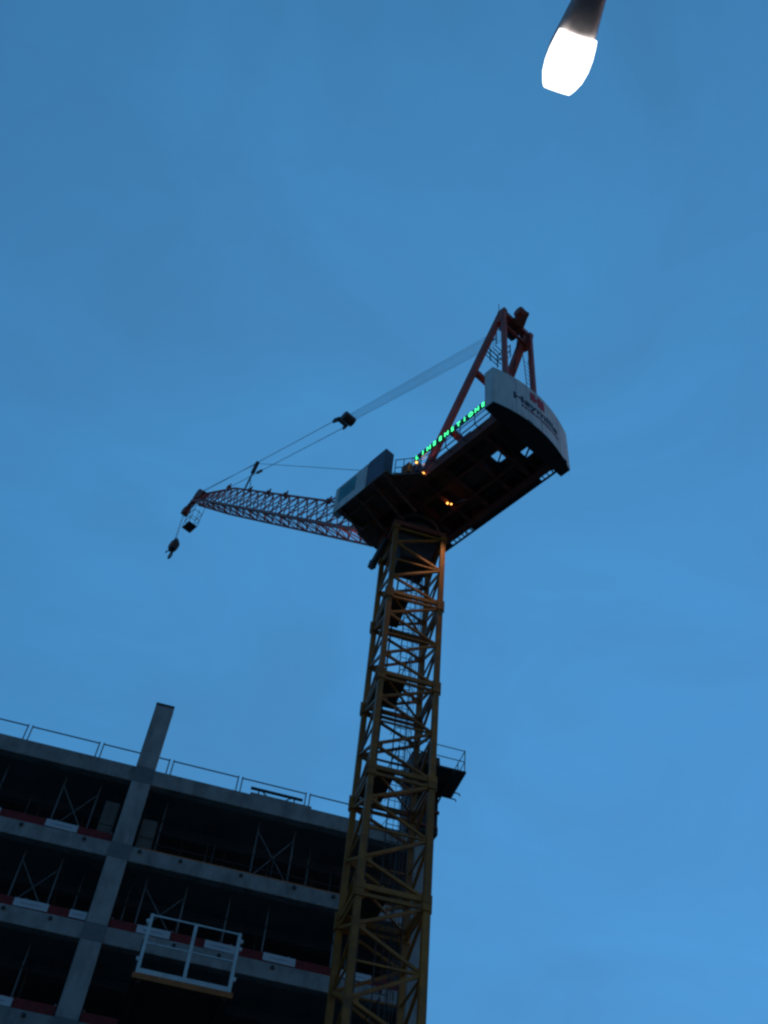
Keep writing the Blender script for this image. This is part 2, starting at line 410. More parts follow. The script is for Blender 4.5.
for x in (-.06, GW+.06):
    mb = MB(); mb.box(x-.02, x+.02, .1, 3.6, .031, .22); mb.tube((x,.1,1.1),(x,3.6,1.1),.022); mb.tube((x,.1,.6),(x,3.6,.6),.022)
    for k in range(4): mb.tube((x,.15+k*1.1,.03),(x,.15+k*1.1,1.12),.022)
    mb.build('side_rail', M['dark'], lp)

# formwork on the corner column, with its hanging platform
fw = empty('column_formwork', BP(3.1, .0, 24.6), RB, 'dark steel column formwork wrapped round the corner column top', 'formwork')
for x0, x1, y0, y1 in ((-.72,.52,-.30,-.055),(-.72,.52,.76,.98),(-.72,-.30,-.05,.75),(.49,.54,-.05,.75)):
    mb = MB(); mb.box(x0, x1, y0, y1, -.1, 3.62); mb.build('panel', M['dark'], fw, bevel=.02)
for k, z in enumerate((.1, .8, 1.6, 2.4, 3.2)):
    mb = MB(); mb.box(-.78, .50+.05*(k % 2), -.40, -.302, z, z+.12); mb.build('waling', M['darkred'], fw)
for x0, x1, y0, y1, z0_, z1_ in ((.545,.66,-.1,.12,2.95,3.2),(.545,.64,0,.2,.1,.4),(.545,.66,.2,.4,.6,.8),(-.3,.1,-.2,.3,3.625,3.8)):
    mb = MB(); mb.box(x0, x1, y0, y1, z0_, z1_); mb.build('clamp', M['dark'], fw)

wp = empty('work_platform', BP(2.3, -2.1, 26.32), RB, 'dark cantilevered work platform with tube railing at the building corner behind the mast', 'platform')
mb = MB(); mb.box(-.3, 1.86, -.02, 1.80, .0, .09); mb.build('deck', M['dark'], wp)
for x in (.1, 1.35):
    mb = MB(); mb.bar((x,-.0,-.05),(x,1.8,-.05),.09); mb.bar((x,1.0,-.1),(x-.2,1.8,-.75),.05); mb.build('bracket', M['dark'], wp)
for y, x in ((1.30,2.02),(1.72,2.0)):
    mb = MB(); mb.path([(.0,y,-.04),(x,y,-.04),(x+.05,y,-.13)], .026, 6); mb.build('tube_stub', M['dark'], wp)
for z in (.55, 1.08):
    mb = MB(); mb.path([(-.3,0,z),(1.80,0,z),(1.80,1.70,z)], .020, 6); mb.build('rail', M['grey'], wp)
for x, y in ((-.25,0),(1.80,0),(1.80,.85),(1.80,1.70)):
    mb = MB(); mb.tube((x,y,.07),(x,y,1.12),.022,6); mb.build('post', M['grey'], wp)

# ------------------------------------------------------------------ tower crane
AX = Vector((1.348, 27.133, 0))
crane = empty('tower_crane', AX, 0, 'luffing tower crane with yellow lattice mast and red jib rising beside the concrete frame', 'tower crane')
MR = Matrix.Rotation(R(11.5), 4, 'Z')              # mast faces follow the building
CR = Matrix.Rotation(R(128.05), 4, 'Z')            # +x along the jib, +y to its left
HW = 1.0
# concrete base
fb = MB(MR @ Matrix.Identity(4)); fb.box(-2.2, 2.2, -2.2, 2.2, -.02, .75)
o = fb.build('foundation', M['concrete'], crane, bevel=.03)
zj = [.75, 4.65, 8.70, 12.75, 16.82, 20.92, 24.88, 28.95, 32.95]
corners = [(-HW,-HW),(HW,-HW),(HW,HW),(-HW,HW)]
def mast_section(za, zb):
    s = empty('mast_section', (0,0,0), 0, parent=crane)
    H = zb-za
    for cx, cy in corners:
        mb = MB(MR); a = .19
        mb.box(cx-a/2, cx+a/2, cy-a/2, cy+a/2, za, zb-.004)
        for z in (za+.002, zb-.232): mb.box(cx-.135, cx+.135, cy-.135, cy+.135, z, z+.22)
        for z in (za+.07, zb-.19):
            for k in (-1, 1): mb.tube((cx+k*.15,cy,z-.06),(cx+k*.15,cy,z+.24),.03,6)
        mb.build('leg', M['yellow'], s)
    mb = MB(MR)
    for i in range(4):
        p0 = Vector((*corners[i],0)); p1 = Vector((*corners[(i+1)%4],0))
        if i in (1, 3): p0, p1 = p1, p0            # nodes alternate round the mast
        # p0: quarter nodes, p1: end and middle nodes
        at = lambda p, f: p + Vector((0,0,za+H*f))
        seq = [at(p1,.035), at(p0,.25), at(p1,.5), at(p0,.75), at(p1,.965)]
        for a, b in zip(seq[:-1], seq[1:]): mb.bar(a, b, .085, .085)
        inn = Vector((-(p0.x+p1.x)*.0, 0, 0))
        mb.bar(at(p0,.03), at(p1,.03), .10, .16)
        mb.bar(at(p0,.97), at(p1,.97), .08, .10)
        mb.bar(at(p0,.5), at(p1,.5), .06, .06)
        for p, f in ((p0,.25),(p0,.75),(p1,.5)):
            c = at(p, f); d = (p1-p0).normalized()*(1 if p is p0 else -1)
            mb.bar(c+d*.05, c+d*.3, .02, .30)
    # plan bracing
    mb.bar((-HW,-HW,za+H*.035),(HW,HW,za+H*.035),.07)
    mb.build('bracing', M['yellow'], s)
for a, b in zip(zj[:-1], zj[1:]): mast_section(a, b)
# ladder with safety hoops and rest platforms inside the mast
mb = MB(MR)
for x in (-.22, .22): mb.bar((x+.25,.55,.9),(x+.25,.55,32.6),.045,.03)
z = 1.0
while z < 32.5: mb.tube((.03,.55,z),(.47,.55,z),.014,5); z += .3
mb.build('ladder', M['dark'], crane)
mb = MB(MR); z = 3.0
while z < 32.4:
    pts = [(.25+.36*math.cos(t*PI/6-PI), .55-.62*abs(math.sin(t*PI/6)), z) for t in range(7)]
    mb.path(pts, .012, 4); z += .9
for t in (1, 2.2, 3, 3.8, 5):
    mb.tube((.25+.36*math.cos(t*PI/6-PI), .55-.62*abs(math.sin(t*PI/6)), 3),(.25+.36*math.cos(t*PI/6-PI), .55-.62*abs(math.sin(t*PI/6)), 32.1),.010,4)
mb.build('ladder_cage', M['dark'], crane)
for zp, fl in ((29.0,1),(24.95,-1),(20.98,1),(16.9,-1),(12.8,1),(8.75,-1),(4.7,1)):
    mb = MB(MR)
    x0, x1 = (-.92,-.12) if fl > 0 else (-.92,.02)
    mb.box(x0, x1, -.9, .9, zp+.18, zp+.21)
    mb.tube((x1,-.9,zp+1.2),(x1,.9,zp+1.2),.02,6); mb.tube((x1,-.9,zp+.2),(x1,-.9,zp+1.2),.02,6); mb.tube((x1,.9,zp+.2),(x1,.9,zp+1.2),.02,6)
    mb.build('rest_platform', M['dark'], crane)
mb = MB(MR); mb.path([(-.5,.8,.8),(-.45,.75,10),(-.5,.7,20),(-.42,.72,28),(-.3,.5,32.8)], .035, 6)
mb.path([(.75,.3,.8),(.7,.3,12),(.72,.32,24),(.6,.3,32.8)], .02, 6); mb.build('power_cable', M['dark'], crane)

# slewing head
mb = MB(MR)
mb.prism([(-.62,-.62,31.75),(.62,-.62,31.75),(.62,.62,31.75),(-.62,.62,31.75)], [(-.9,-.9,32.9),(.9,-.9,32.9),(.9,.9,32.9),(-.9,.9,32.9)])
mb.build('climbing_collar', M['dark'], crane)
mb = MB(MR); n = 28
mb.box(-1.12, 1.12, -1.12, 1.12, 32.96, 33.2)
mb.build('turntable', M['darkred'], crane)
mb = MB(MR)
for r0, za, zb in ((1.05,33.202,33.5),(.85,33.502,33.75),(1.1,33.752,34.02)):
    c = [(math.cos(2*PI*i/n)*r0, math.sin(2*PI*i/n)*r0) for i in range(n)]
    mb.prism([(x,y,za) for x,y in c], [(x,y,zb) for x,y in c])
mb.build('slewing_ring', M['dark'], crane)
mb = MB(CR); mb.bar((.35,1.15,32.9),(1.02,1.2,31.75),.16,.24); mb.bar((.92,1.2,31.95),(1.04,1.2,31.62),.24,.26); mb.build('slewing_motor', M['dark'], crane)
mb = MB(CR); mb.bar((.9,-.1,33.4),(1.3,-.1,34.3),.5,.4); mb.box(.75,1.15,.3,.9,33.0,34.3); mb.build('jib_pivot_bracket', M['darkred'], crane)

# machinery deck
dk = empty('machinery_deck', (0,0,0), 0, parent=crane)
Z0 = 34.30
for y in (1.50, -1.42):
    mb = MB(CR); mb.box(-6.45, 1.6, y-.14, y+.14, Z0, Z0+.62); mb.build('main_beam', M['darkred'], dk, bevel=.01)
mb = MB(CR)
for x in (-6.32, -5.36, -4.3, -3.1, -2.0, -.95, .9, 1.55): mb.box(x-.09, x+.09, -1.278, 1.358, Z0+.06, Z0+.56)
for y in (-.45, .62): mb.box(-5.36, .8, y-.06, y+.06, Z0+.02, Z0+.058)
mb.build('cross_beam', M['darkred'], dk)
mb = MB(CR)
zf0, zf1 = Z0+.622, Z0+.66
for x0, x1, y0, y1 in ((-4.58,-1.1,-1.5,1.6),(-1.098,1.7,-1.5,1.6),(-5.3,-4.582,.20,1.6),(-5.3,-4.582,-1.5,-.28),(-5.3,-5.05,-.28,.20),(-6.4,-5.302,-.46,1.6),(-6.4,-5.302,-1.5,-.84),(-6.4,-6.02,-.84,-.46),(-5.62,-5.302,-.84,-.46)):
    mb.box(x0, x1, y0, y1, zf0, zf1)
mb.bar((-5.3,.2,zf0),(-4.5,-.3,zf0),.06,.05); mb.bar((-6.1,-.5,zf0),(-5.4,-.9,zf0),.07,.05)
mb.build('floor_plate', M['browndark'], dk)
mb = MB(CR)
mb.path([(-.9,.95,Z0+.0),(-2.6,.9,Z0-.03),(-4.6,1.0,Z0+.0),(-6.2,.75,Z0+.02)], .035, 6)
mb.path([(-1.2,-.75,Z0+.0),(-3.2,-.8,Z0-.06),(-5.4,-.62,Z0+.0),(-6.2,-.5,Z0+.02)], .03, 6)
mb.path([(-4.9,1.3,Z0),(-4.75,.1,Z0-.02),(-5.1,-1.2,Z0)], .025, 6)
mb.path([(-5.9,1.2,Z0),(-5.62,-.2,Z0),(-5.9,-1.2,Z0)], .03, 6); mb.build('hose', M['dark'], dk)
for x, y, a, b, c in ((-3.6,.1,.5,.35,.25),(-2.7,-.95,.35,.3,.2),(-5.8,1.0,.3,.28,.3),(-1.4,.9,.3,.4,.22),(-6.05,1.25,.12,.2,.2)):
    mb = MB(CR); mb.box(x-a, x+a, y-b, y+b, Z0+.56-c, Z0+.60); mb.build('gear_housing', M['browndark'], dk, bevel=.03)
# left wing that carries the cabinet, and its skewed rear edge
mb = MB(CR)
wing = [(1.72,1.645),(1.72,2.92),(-1.32,2.92),(-1.36,2.62),(-2.3,1.86),(-2.3,1.645)]
mb.prism([(x,y,Z0-.02) for x,y in wing], [(x,y,Z0+.12) for x,y in wing]); mb.build('side_platform', M['browndark'], dk)
mb = MB(CR)
for x in (1.5, .5, -.5, -1.2): mb.bar((x,1.5,Z0-.08),(x,2.85,Z0-.08),.12,.12); mb.bar((x,1.0,33.5),(x*.95,2.7,Z0-.1),.09)
mb.bar((-.2,2.4,Z0-.1),(1.6,2.4,Z0-.1),.14,.16); mb.build('wing_bracket', M['browndark'], dk)
# front apron left of the mast
mb = MB(CR); ap = [(1.75,.2),(1.75,1.64),(.9,1.64),(.9,.2)]
mb.prism([(x,y,33.9) for x,y in ap],[(x,y,Z0-.03) for x,y in ap]); mb.build('front_apron', M['browndark'], dk)
# left catwalk railing that carries the lit sign
mb = MB(CR)
for z in (35.0, 35.28): mb.tube((-2.05,1.98,z),(-6.2,1.98,z),.022,6)
mb.tube((-2.05,1.90,34.72),(-6.2,1.90,34.72),.03,6)
for k in range(6): x = -2.2-k*.8; mb.tube((x,1.98,34.5),(x,1.98,35.6),.022,6); mb.tube((x,1.60,34.55),(x,1.98,34.55),.025,6)
mb.build('catwalk_rail', M['bluebox'], dk)
# front left railing
mb = MB(CR)
rp = [(-1.42,2.52),(-2.28,1.9)]
for z in (34.85, 35.4):
    mb.tube((*rp[0],z),(*rp[1],z),.022,6)
for f in (0,.33,.66,1):
    x = rp[0][0]+(rp[1][0]-rp[0][0])*f; y = rp[0][1]+(rp[1][1]-rp[0][1])*f; mb.tube((x,y,34.42),(x,y,35.42),.022,6)
mb.build('front_rail', M['grey'], dk)
# right side catwalk with open grating ends
mb = MB(CR)
for y in (-1.60,-1.84): mb.bar((.0,y,Z0+.06),(-6.25,y,Z0+.06),.05,.10)
mb.box(-5.55, -1.75, -1.82, -1.62, Z0+.07, Z0+.10); mb.box(-.5, .0, -1.82, -1.62, Z0+.07, Z0+.10)
for k in range(26): x = -.3-k*.235; mb.bar((x,-1.60,Z0+.06),(x,-1.84,Z0+.06),.03,.05)
for z in (34.9, 35.45): mb.tube((0,-1.84,z),(-6.2,-1.84,z),.022,6)
for k in range(6): x = -.1-k*1.2; mb.tube((x,-1.84,34.3),(x,-1.84,35.47),.022,6)
mb.build('side_catwalk', M['dark'], dk)
# cabinets and winches standing on the deck
mb = MB(CR)
for cx, wd in ((-2.7,.75),(-3.95,.6)):
    mb.tube((cx,-.8,35.45),(cx,.7,35.45),.40,20)
    for y in (-.82,.70): mb.tube((cx,y,35.45),(cx,y+.05,35.45),.55,20)
    mb.box(cx-.45, cx+.45, -1.1, -.9, 34.965, 35.6); mb.box(cx-.45, cx+.45, .8, 1.0, 34.965, 35.6)
mb.build('winch', M['dark'], dk)
mb = MB(CR); mb.box(-3.9, -2.6, 1.25, 1.56, 34.965, 35.02); mb.box(-2.25, -1.75, 1.75, 2.02, 34.43, 35.0); mb.box(-4.7, -4.0, 1.2, 1.5, 34.965, 35.3); mb.build('toolbox', M['bluebox'], dk)
mb = MB(CR); mb.box(-1.95, -1.5, 2.0, 2.25, 34.43, 35.05); mb.build('orange_case', M['orange'], dk)
# flood lights
def J0(d): return Vector((2.0+d*math.cos(R(44.93)), 0, 35.1+d*math.sin(R(44.93))))
for p, s in (((-2.05,0.06,34.22),.038),((-2.13,-.08,34.22),.032),((-2.28,1.72,34.45),.045),((-2.2,2.06,34.95),.04),((2.05,.6,34.62),.07)):
    mb = MB(CR); mb.box(p[0]-s, p[0]+s, p[1]-s, p[1]+s, p[2]-s*.6, p[2]+s*.6); fl = mb.build('floodlight', M['amber'], dk, bevel=.01)
for nm, p, q, P, ang, c in (('mast_floodlight',(-2.05,.0,34.1),(-.2,.1,15.),150.,44,(1,.50,.24)), ('jib_floodlight',(2.15,.75,34.4),J0(14.),45.,40,(1,.45,.22)), ('frame_floodlight',(-2.45,1.95,34.6),(-4.6,1.1,42.),60.,50,(1,.45,.25))):
    ld = bpy.data.lights.new(nm, 'SPOT'); lo = bpy.data.objects.new(nm, ld); col.objects.link(lo); lo.parent = dk
    ld.energy = P; ld.color = c; ld.spot_size = R(ang); ld.spot_blend = .8; ld.shadow_soft_size = .06
    a_, b_ = CR @ Vector(p), CR @ Vector(q); lo.location = a_; lo.rotation_euler = (b_-a_).to_track_quat('-Z','Y').to_euler()
mb = MB(CR); mb.bar((-2.35,-.15,34.22),(-2.75,-.3,34.22),.05,.04); mb.build('pale_lamp', M['galv'], dk)

# cabinet with signs on the left front
cb = empty('control_cabinet', (0,0,0), 0, parent=crane)
mb = MB(CR); mb.box(-1.16, -.07, 2.44, 2.90, Z0+.125, 36.12); mb.build('rear_case', M['bluebox'], cb, bevel=.02)
mb = MB(CR); mb.box(-.066, 1.98, 2.56, 2.93, Z0+.02, 36.02); mb.build('front_case', M['shroud'], cb, bevel=.02)
mb = MB(CR); mb.box(.62, 1.72, 2.932, 2.936, Z0+.55, 35.85); mb.build('printed_panel', M['teal'], cb)
mb = MB(CR); mb.box(.16, .5, 2.932, 2.936, Z0+1.0, 35.55); mb.build('small_notice', M['shroud'], cb)

# counterweight with curved shroud
cw = empty('counterweight', (0,0,0), 0, parent=crane)
def cx_at(y): return -7.14 + .42*((y-.12)/2.24)**2
ys = [2.36-4.48*i/24 for i in range(25)]
ZB, ZT = Z0-.02, 36.86
mb = MB(CR)
outer = [(cx_at(y),y) for y in ys]; inner = [(-6.28,ys[-1]),(-6.28,ys[0])]
mb.prism([(x,y,ZB) for x,y in outer+inner], [(x,y,ZB+.32) for x,y in outer+inner]); mb.build('ballast_tray', M['dark'], cw)
mb = MB(CR)
outs = [(x-.03,y*1.006) for x,y in outer]; ins = [(x+.03,y*.985) for x,y in reversed(outer)]
mb.prism([(x,y,ZB+.01) for x,y in outs+ins], [(x,y,ZT) for x,y in outs+ins])
mb.box(-6.31, cx_at(2.36)-.02, 2.335, 2.372, ZB+.01, ZT); mb.box(-6.31, cx_at(-2.12)-.02, -2.13, -2.09, ZB+.01, ZT)
mb.build('shroud', M['shroud'], cw)
mb = MB(CR)
for y0 in (-1.9, -.95, 0.02, 1.0): mb.box(-6.72, -6.35, y0, y0+.9, ZB+.33, 36.3)
mb.build('ballast_block', M['concrete'], cw)
mb = MB(CR)
for y in (-1.55, .7): mb.box(cx_at(y)-.06, cx_at(y)+.2, y-.14, y+.14, ZB-.12, ZB-.002)
mb.build('tray_lug', M['dark'], cw)

def text_mesh(body, size, depth=.012, bold=0.):
    cu = bpy.data.curves.new('lettering', 'FONT'); cu.body = body; cu.size = size; cu.extrude = depth; cu.offset = bold
    ob = bpy.data.objects.new('lettering', cu); col.objects.link(ob)
    dg = bpy.context.evaluated_depsgraph_get(); dg.update()
    me = bpy.data.meshes.new_from_object(ob.evaluated_get(dg)); bpy.data.objects.remove(ob); bpy.data.curves.remove(cu)
    return me
def put_mesh(me, name, fn, mat, parent):
    for v in me.vertices: v.co = fn(v.co)
    me.materials.clear(); me.materials.append(mat)
    o = bpy.data.objects.new(name, me); col.objects.link(o); o.parent = parent
    return o
def on_shroud(y0, z0, sx=1., off=.032):
    def f(c):
        y = y0 - c.x*sx
        return CR @ Vector((cx_at(y)-.03-.008-c.z, y, z0+c.y))
    return f
def subdiv_text(body, size, y0, z0, mat, bold=0., width=None):
    me = text_mesh(body, size, .006, bold)
    xs = [v.co.x for v in me.vertices]; sx = 1. if width is None else width/(max(xs)-min(xs))
    return put_mesh(me, 'lettering', on_shroud(y0, z0, sx), mat, cw)
subdiv_text('Haymills', .62, 1.52, 35.32, M['navy'], .012, 2.55)
mb = MB(); x = 0.; rr = random.Random(5)
while x < 2.2:
    l = rr.uniform(.05, .13); h = rr.uniform(.11, .16)
    mb.prism([(x,0,-.006),(x+l,0,-.006),(x+l,h,-.006),(x,h,-.006)], [(x,0,.006),(x+l,0,.006),(x+l,h,.006),(x,h,.006)]); x += l + rr.uniform(.03, .07)
ln = mb.build('small_print', M['plum'], cw); f = on_shroud(1.1, 35.02)
for v in ln.data.vertices: v.co = f(v.co.copy())
for y in (1.35, .02, -1.25):
    mb = MB(CR); mb.box(cx_at(y)-.036, cx_at(y)-.02, y-.008, y+.008, ZB+.02, ZT-.01); mb.build('panel_seam', M['grey'], cw)
mb = MB()
# emblem: two heavy uprights and a short bar
for x0, x1, z0_, z1_ in ((0,.30,.0,.58),(.42,.84,-.06,.60),(.302,.418,.18,.34)):
    n_ = 5
    for k in range(n_):
        a = x0+(x1-x0)*k/n_; b = x0+(x1-x0)*(k+1)/n_
        mb.prism([(a,z0_,-.006),(b,z0_,-.006),(b,z1_,-.006),(a,z1_,-.006)], [(a,z0_,.006),(b,z0_,.006),(b,z1_,.006),(a,z1_,.006)])
em = mb.build('emblem', M['emblem'], cw)
f = on_shroud(.62, 35.98)
for v in em.data.vertices: v.co = f(v.co.copy())

# lit green lettering on the railing
ls = empty('lit_sign', (0,0,0), 0, parent=crane)
mb = MB(CR); mb.box(-2.02, -6.1, 2.002, 2.04, 35.12, 35.52); mb.build('backing', M['dark'], ls)
word = 'LINEENSTIONE'
for i, ch in enumerate(word):
    me = text_mesh(ch, .38, .008, .004)
    xs = [v.co.x for v in me.vertices]; mid = (max(xs)+min(xs))/2
    x0 = -2.2 - 3.72*(i/(len(word)-1))
    put_mesh(me, 'letter', (lambda c, x0=x0, mid=mid: CR @ Vector((x0-(c.x-mid)*.8, 2.052+c.z, 35.2+c.y))), M['led'], ls)

# A-frame
af = empty('a_frame', (0,0,0), 0, parent=crane)
XA, HA, ZA = -6.08, .92, 44.4
for s in (1,-1):
    mb = MB(CR); mb.bar((-2.15,1.48 if s > 0 else -.75,34.96),(XA,HA if s > 0 else -.72,ZA),.23 if s > 0 else .34,.32); mb.build('front_leg', M['red'], af, bevel=.02)
    mb = MB(CR); mb.bar((XA-.06,s*.92,34.96),(XA-.1,s*HA,ZA-.1),.19,.22); mb.build('rear_leg', M['red'], af, bevel=.02)
    mb = MB(CR); mb.bar((XA+.15,s*HA,ZA-.9),(XA-.06,s*HA,ZA+.14),.24,.42); mb.build('head_plate', M['red'], af, bevel=.02)
def on_leg(s, z):
    t = (z-34.96)/(ZA-34.96); return Vector((-2.15+(XA+2.15)*t, (1.48+(HA-1.48)*t) if s > 0 else (-.75+.03*t), z))
for z in (37.35, 40.65):
    mb = MB(CR); mb.bar(on_leg(1,z)+Vector((0,-.13,0)), on_leg(-1,z)+Vector((0,.19,0)), .26, .26); mb.build('cross_tie', M['red'], af, bevel=.015)
mb = MB(CR)
mb.bar((XA,HA-.12,ZA),(XA,-HA+.12,ZA),.34,.36)
mb.bar((XA+.1,HA-.12,ZA-.7),(XA+.1,-HA+.12,ZA-.7),.14,.14)
mb.build('head_beam', M['red'], af, bevel=.015)
mb = MB(CR)
mb.bar((XA-.05,-.1,ZA-.1),(XA-.62,.1,ZA+.42),.50,.5)
mb.tube((XA-.50,-.16,ZA+.30),(XA-.50,.36,ZA+.30),.27,18)
mb.build('head_block', M['darkred'], af, bevel=.02)
mb = MB(CR)
for k in range(6): y = -.38+k*.15; mb.tube((XA+.32,y,ZA-.1),(XA+.32,y+.06,ZA-.1),.33,20)
mb.build('luffing_sheave', M['dark'], af)
# maintenance stage between the front legs
mb = MB(CR)
sx0, sx1, sz = -5.55, -4.75, 42.35
for k in range(5): mb.bar((sx0+.1+k*.16,-.2,sz),(sx0+.1+k*.16,.72,sz),.035,.03)
for z in (sz+.55, sz+1.05):
    mb.path([(sx0,.75,z),(sx1,.75,z),(sx1,-.2,z),(sx0,-.2,z)], .028, 6)
for x, y in ((sx0,.75),(sx1,.75),(sx1,.3),(sx1,-.2),(sx0,-.2)): mb.tube((x,y,sz),(x,y,sz+1.07),.028,6)
mb.build('maintenance_stage', M['dark'], af)
mb = MB(CR)
for y in (-1.05,-1.4): mb.tube((-5.9,y,35.2),(-5.85,y+.3,42.8),.018,6)
for k in range(20): z = 35.5+k*.36; f_ = (z-35.2)/7.6; mb.tube((-5.9+.05*f_,-1.05+.3*f_,z),(-5.9+.05*f_,-1.4+.3*f_,z),.012,5)
mb.build('access_ladder', M['dark'], af)
mb = MB(CR); mb.path([(XA+.3,-.5,ZA-.3),(-5.2,-.7,41.2),(-5.75,-.85,39.2),(-6.0,-.9,37.0)], .03, 6); mb.tube((XA+.1,HA+.08,ZA-.3),(XA+.1,HA+.08,ZA+.9),.016,6)
mb.build('loose_cable', M['dark'], af)

# jib (luffed to 45 degrees)
jb = empty('jib', (0,0,0), 0, parent=crane)
TH = R(44.93); F0 = (2.0, 35.08); JB, JH = .735, 1.62
def J(s, y, h): return Vector((F0[0]+s*math.cos(TH)-h*math.sin(TH), y, F0[1]+s*math.sin(TH)+h*math.cos(TH)))
SL = 31.6
def sec(s):
    """half width and depth along the jib"""
    if s < 2.4: f_ = .35+.65*s/2.4
    elif s > 25.: f_ = 1-.55*(s-25.)/(SL-25.)
    else: f_ = 1
    return JB*(f_ if s > 2.4 else 1), JH*f_
sts = [0,1.2,2.4]+[2.4+1.414*k for k in range(1,17)]+[26.2,27.4,28.5,29.6,30.7,31.6]
sts = sorted(set(round(s,3) for s in sts))
for nm, fn in (('chord', lambda s: J(s, sec(s)[0], 0)), ('chord', lambda s: J(s, -sec(s)[0], 0)), ('top_chord', lambda s: J(s, 0, sec(s)[1]))):
    mb = MB(CR); r = .066 if nm == 'chord' else .07
    for a, b in zip(sts[:-1], sts[1:]): mb.tube(fn(a), fn(b), r, 8)
    mb.build(nm, M['red'], jb)
mb = MB(CR)
for i, (a, b) in enumerate(zip(sts[:-1], sts[1:])):
    wa, ha = sec(a); wb, hb = sec(b); m_ = (a+b)/2; wm, hm = sec(m_)
    for s in (1,-1):
        mb.tube(J(a,s*wa,0), J(m_,0,hm), .034, 6); mb.tube(J(m_,0,hm), J(b,s*wb,0), .034, 6)
    mb.tube(J(a,wa,0), J(a,-wa,0), .034, 6)
    if i % 2: mb.tube(J(a,wa,0), J(b,-wb,0), .032, 6)
    else: mb.tube(J(a,-wa,0), J(b,wb,0), .032, 6)
mb.build('lattice', M['red'], jb)
mb = MB(CR); mb.prism([J(1.5,.22,.08),J(1.5,.66,.08),J(28,.62,.08),J(28,.22,.08)], [J(1.5,.22,.12),J(1.5,.66,.12),J(28,.62,.12),J(28,.22,.12)])
mb.tube(J(2,.1,.75), J(27,.1,.75), .016, 5)
mb.build('walkway', M['dark'], jb)
mb = MB(CR)
for s in (8.6, 15.2, 18.2, 21.8, 26.4): mb.bar(J(s-.16,0,JH+.0), J(s+.16,0,JH+.0), .2, .26); mb.bar(J(s,.0,JH+.1), J(s,0,JH+.3), .08)
mb.path([J(6.4,0,JH), J(7.3,0,JH+.75), J(8.4,0,JH+.05)], .05, 6)
mb.build('chord_lug', M['darkred'], jb)
# guide post on the top chord
mb = MB(CR); p0 = J(22.9,0,JH); p1 = Vector((16.35,0,54.75))
mb.tube(p0, p1, .06, 6); mb.bar(p0+(p1-p0)*.6, p1, .2, .22); mb.tube(p0+Vector((-.8,0,-.75)), p0+(p1-p0)*.45, .025, 5)
mb.build('guide_post', M['dark'], jb)
# head of the jib with sheaves
hd = J(SL,0,.5)
mb = MB(CR)
mb.bar(J(SL-.9,0,.75), J(SL+.5,0,.45), .5, .5)
mb.bar(J(SL+.3,0,.6), J(SL+.9,0,-1.0), .36, .34)
mb.tube(J(SL+.75,-.22,-.85), J(SL+.75,.22,-.85), .34, 18)
mb.tube(J(SL+.2,-.25,.75), J(SL+.2,.25,.75), .32, 18)
mb.build('jib_head', M['darkred'], jb, bevel=.02)
# hanging service cage below the head
cg = J(30.6,.05,-.15)
mb = MB(CR)
bx, by, bz = cg.x-.05, cg.y, cg.z-2.55
for dx in (-.42,.42):
    for dy in (-.34,.34): mb.tube((bx+dx,by+dy,bz),(bx+dx-.35,by+dy,bz+2.3),.024,6)
for z in (.0, .6,1.2):
    o_ = -.35*z/2.3
    mb.path([(bx-.42+o_,by-.34,bz+z),(bx+.42+o_,by-.34,bz+z),(bx+.42+o_,by+.34,bz+z),(bx-.42+o_,by+.34,bz+z),(bx-.42+o_,by-.34,bz+z)], .022, 5)
mb.build('service_cage', M['galv'], jb)
mb = MB(CR); mb.box(bx-.40, bx+.40, by-.32, by+.32, bz-.02, bz+.06); mb.build('cage_floor', M['dark'], jb)

# ropes
blk = Vector((6.85,0,49.76))
rp = empty('luffing_tackle', (0,0,0), 0, parent=crane)
mb = MB(CR)
for y in (-.33, -.27, -.21, -.15, -.07, .0, .07, .15, .21, .27, .33):
    mb.tube((XA+.35,y,ZA-.05),(blk.x-.4,y*.75,blk.z-.2),.0072,5)
mb.build('rope_falls', M['palerope'], rp)
mb = MB(CR); d = (blk-Vector((XA,0,ZA))).normalized()
mb.bar(blk-d*.55, blk+d*.25, .62, .34); mb.bar(blk+d*.2+Vector((0,.3,0)), blk+d*.7+Vector((0,.36,.02)), .14, .3); mb.bar(blk+d*.2-Vector((0,.3,0)), blk+d*.6-Vector((0,.34,.02)), .14, .24)
mb.tube(blk-d*.35+Vector((0,-.36,0)), blk-d*.35+Vector((0,.36,0)), .30, 16)
mb.build('floating_block', M['dark'], rp, bevel=.02)
for s, se in ((1,30.6),(-1,28.4)):
    mb = MB(CR); e = J(se,s*.2,sec(se)[1]+.05)
    mb.tube(blk+d*.55+Vector((0,s*.34,0)), e, .021, 6)
    q = blk+d*.55+Vector((0,s*.34,0)); c = q+(e-q)*.62
    if s < 0: mb.tube(c, c+(e-q).normalized()*.55, .10, 8)
    mb.build('pendant', M['rope'], rp)
mb = MB(CR)
mb.path([(-2.7,.0,35.5), p1+Vector((.05,0,-.1)), J(SL+.2,0,1.06), J(SL+1.05,0,-.7), (25.46,0,54.0)], .016, 5)
mb.path([J(SL+.55,.12,-1.1), (25.30,.12,54.0)], .016, 5)
mb.build('hoist_rope', M['rope'], rp)

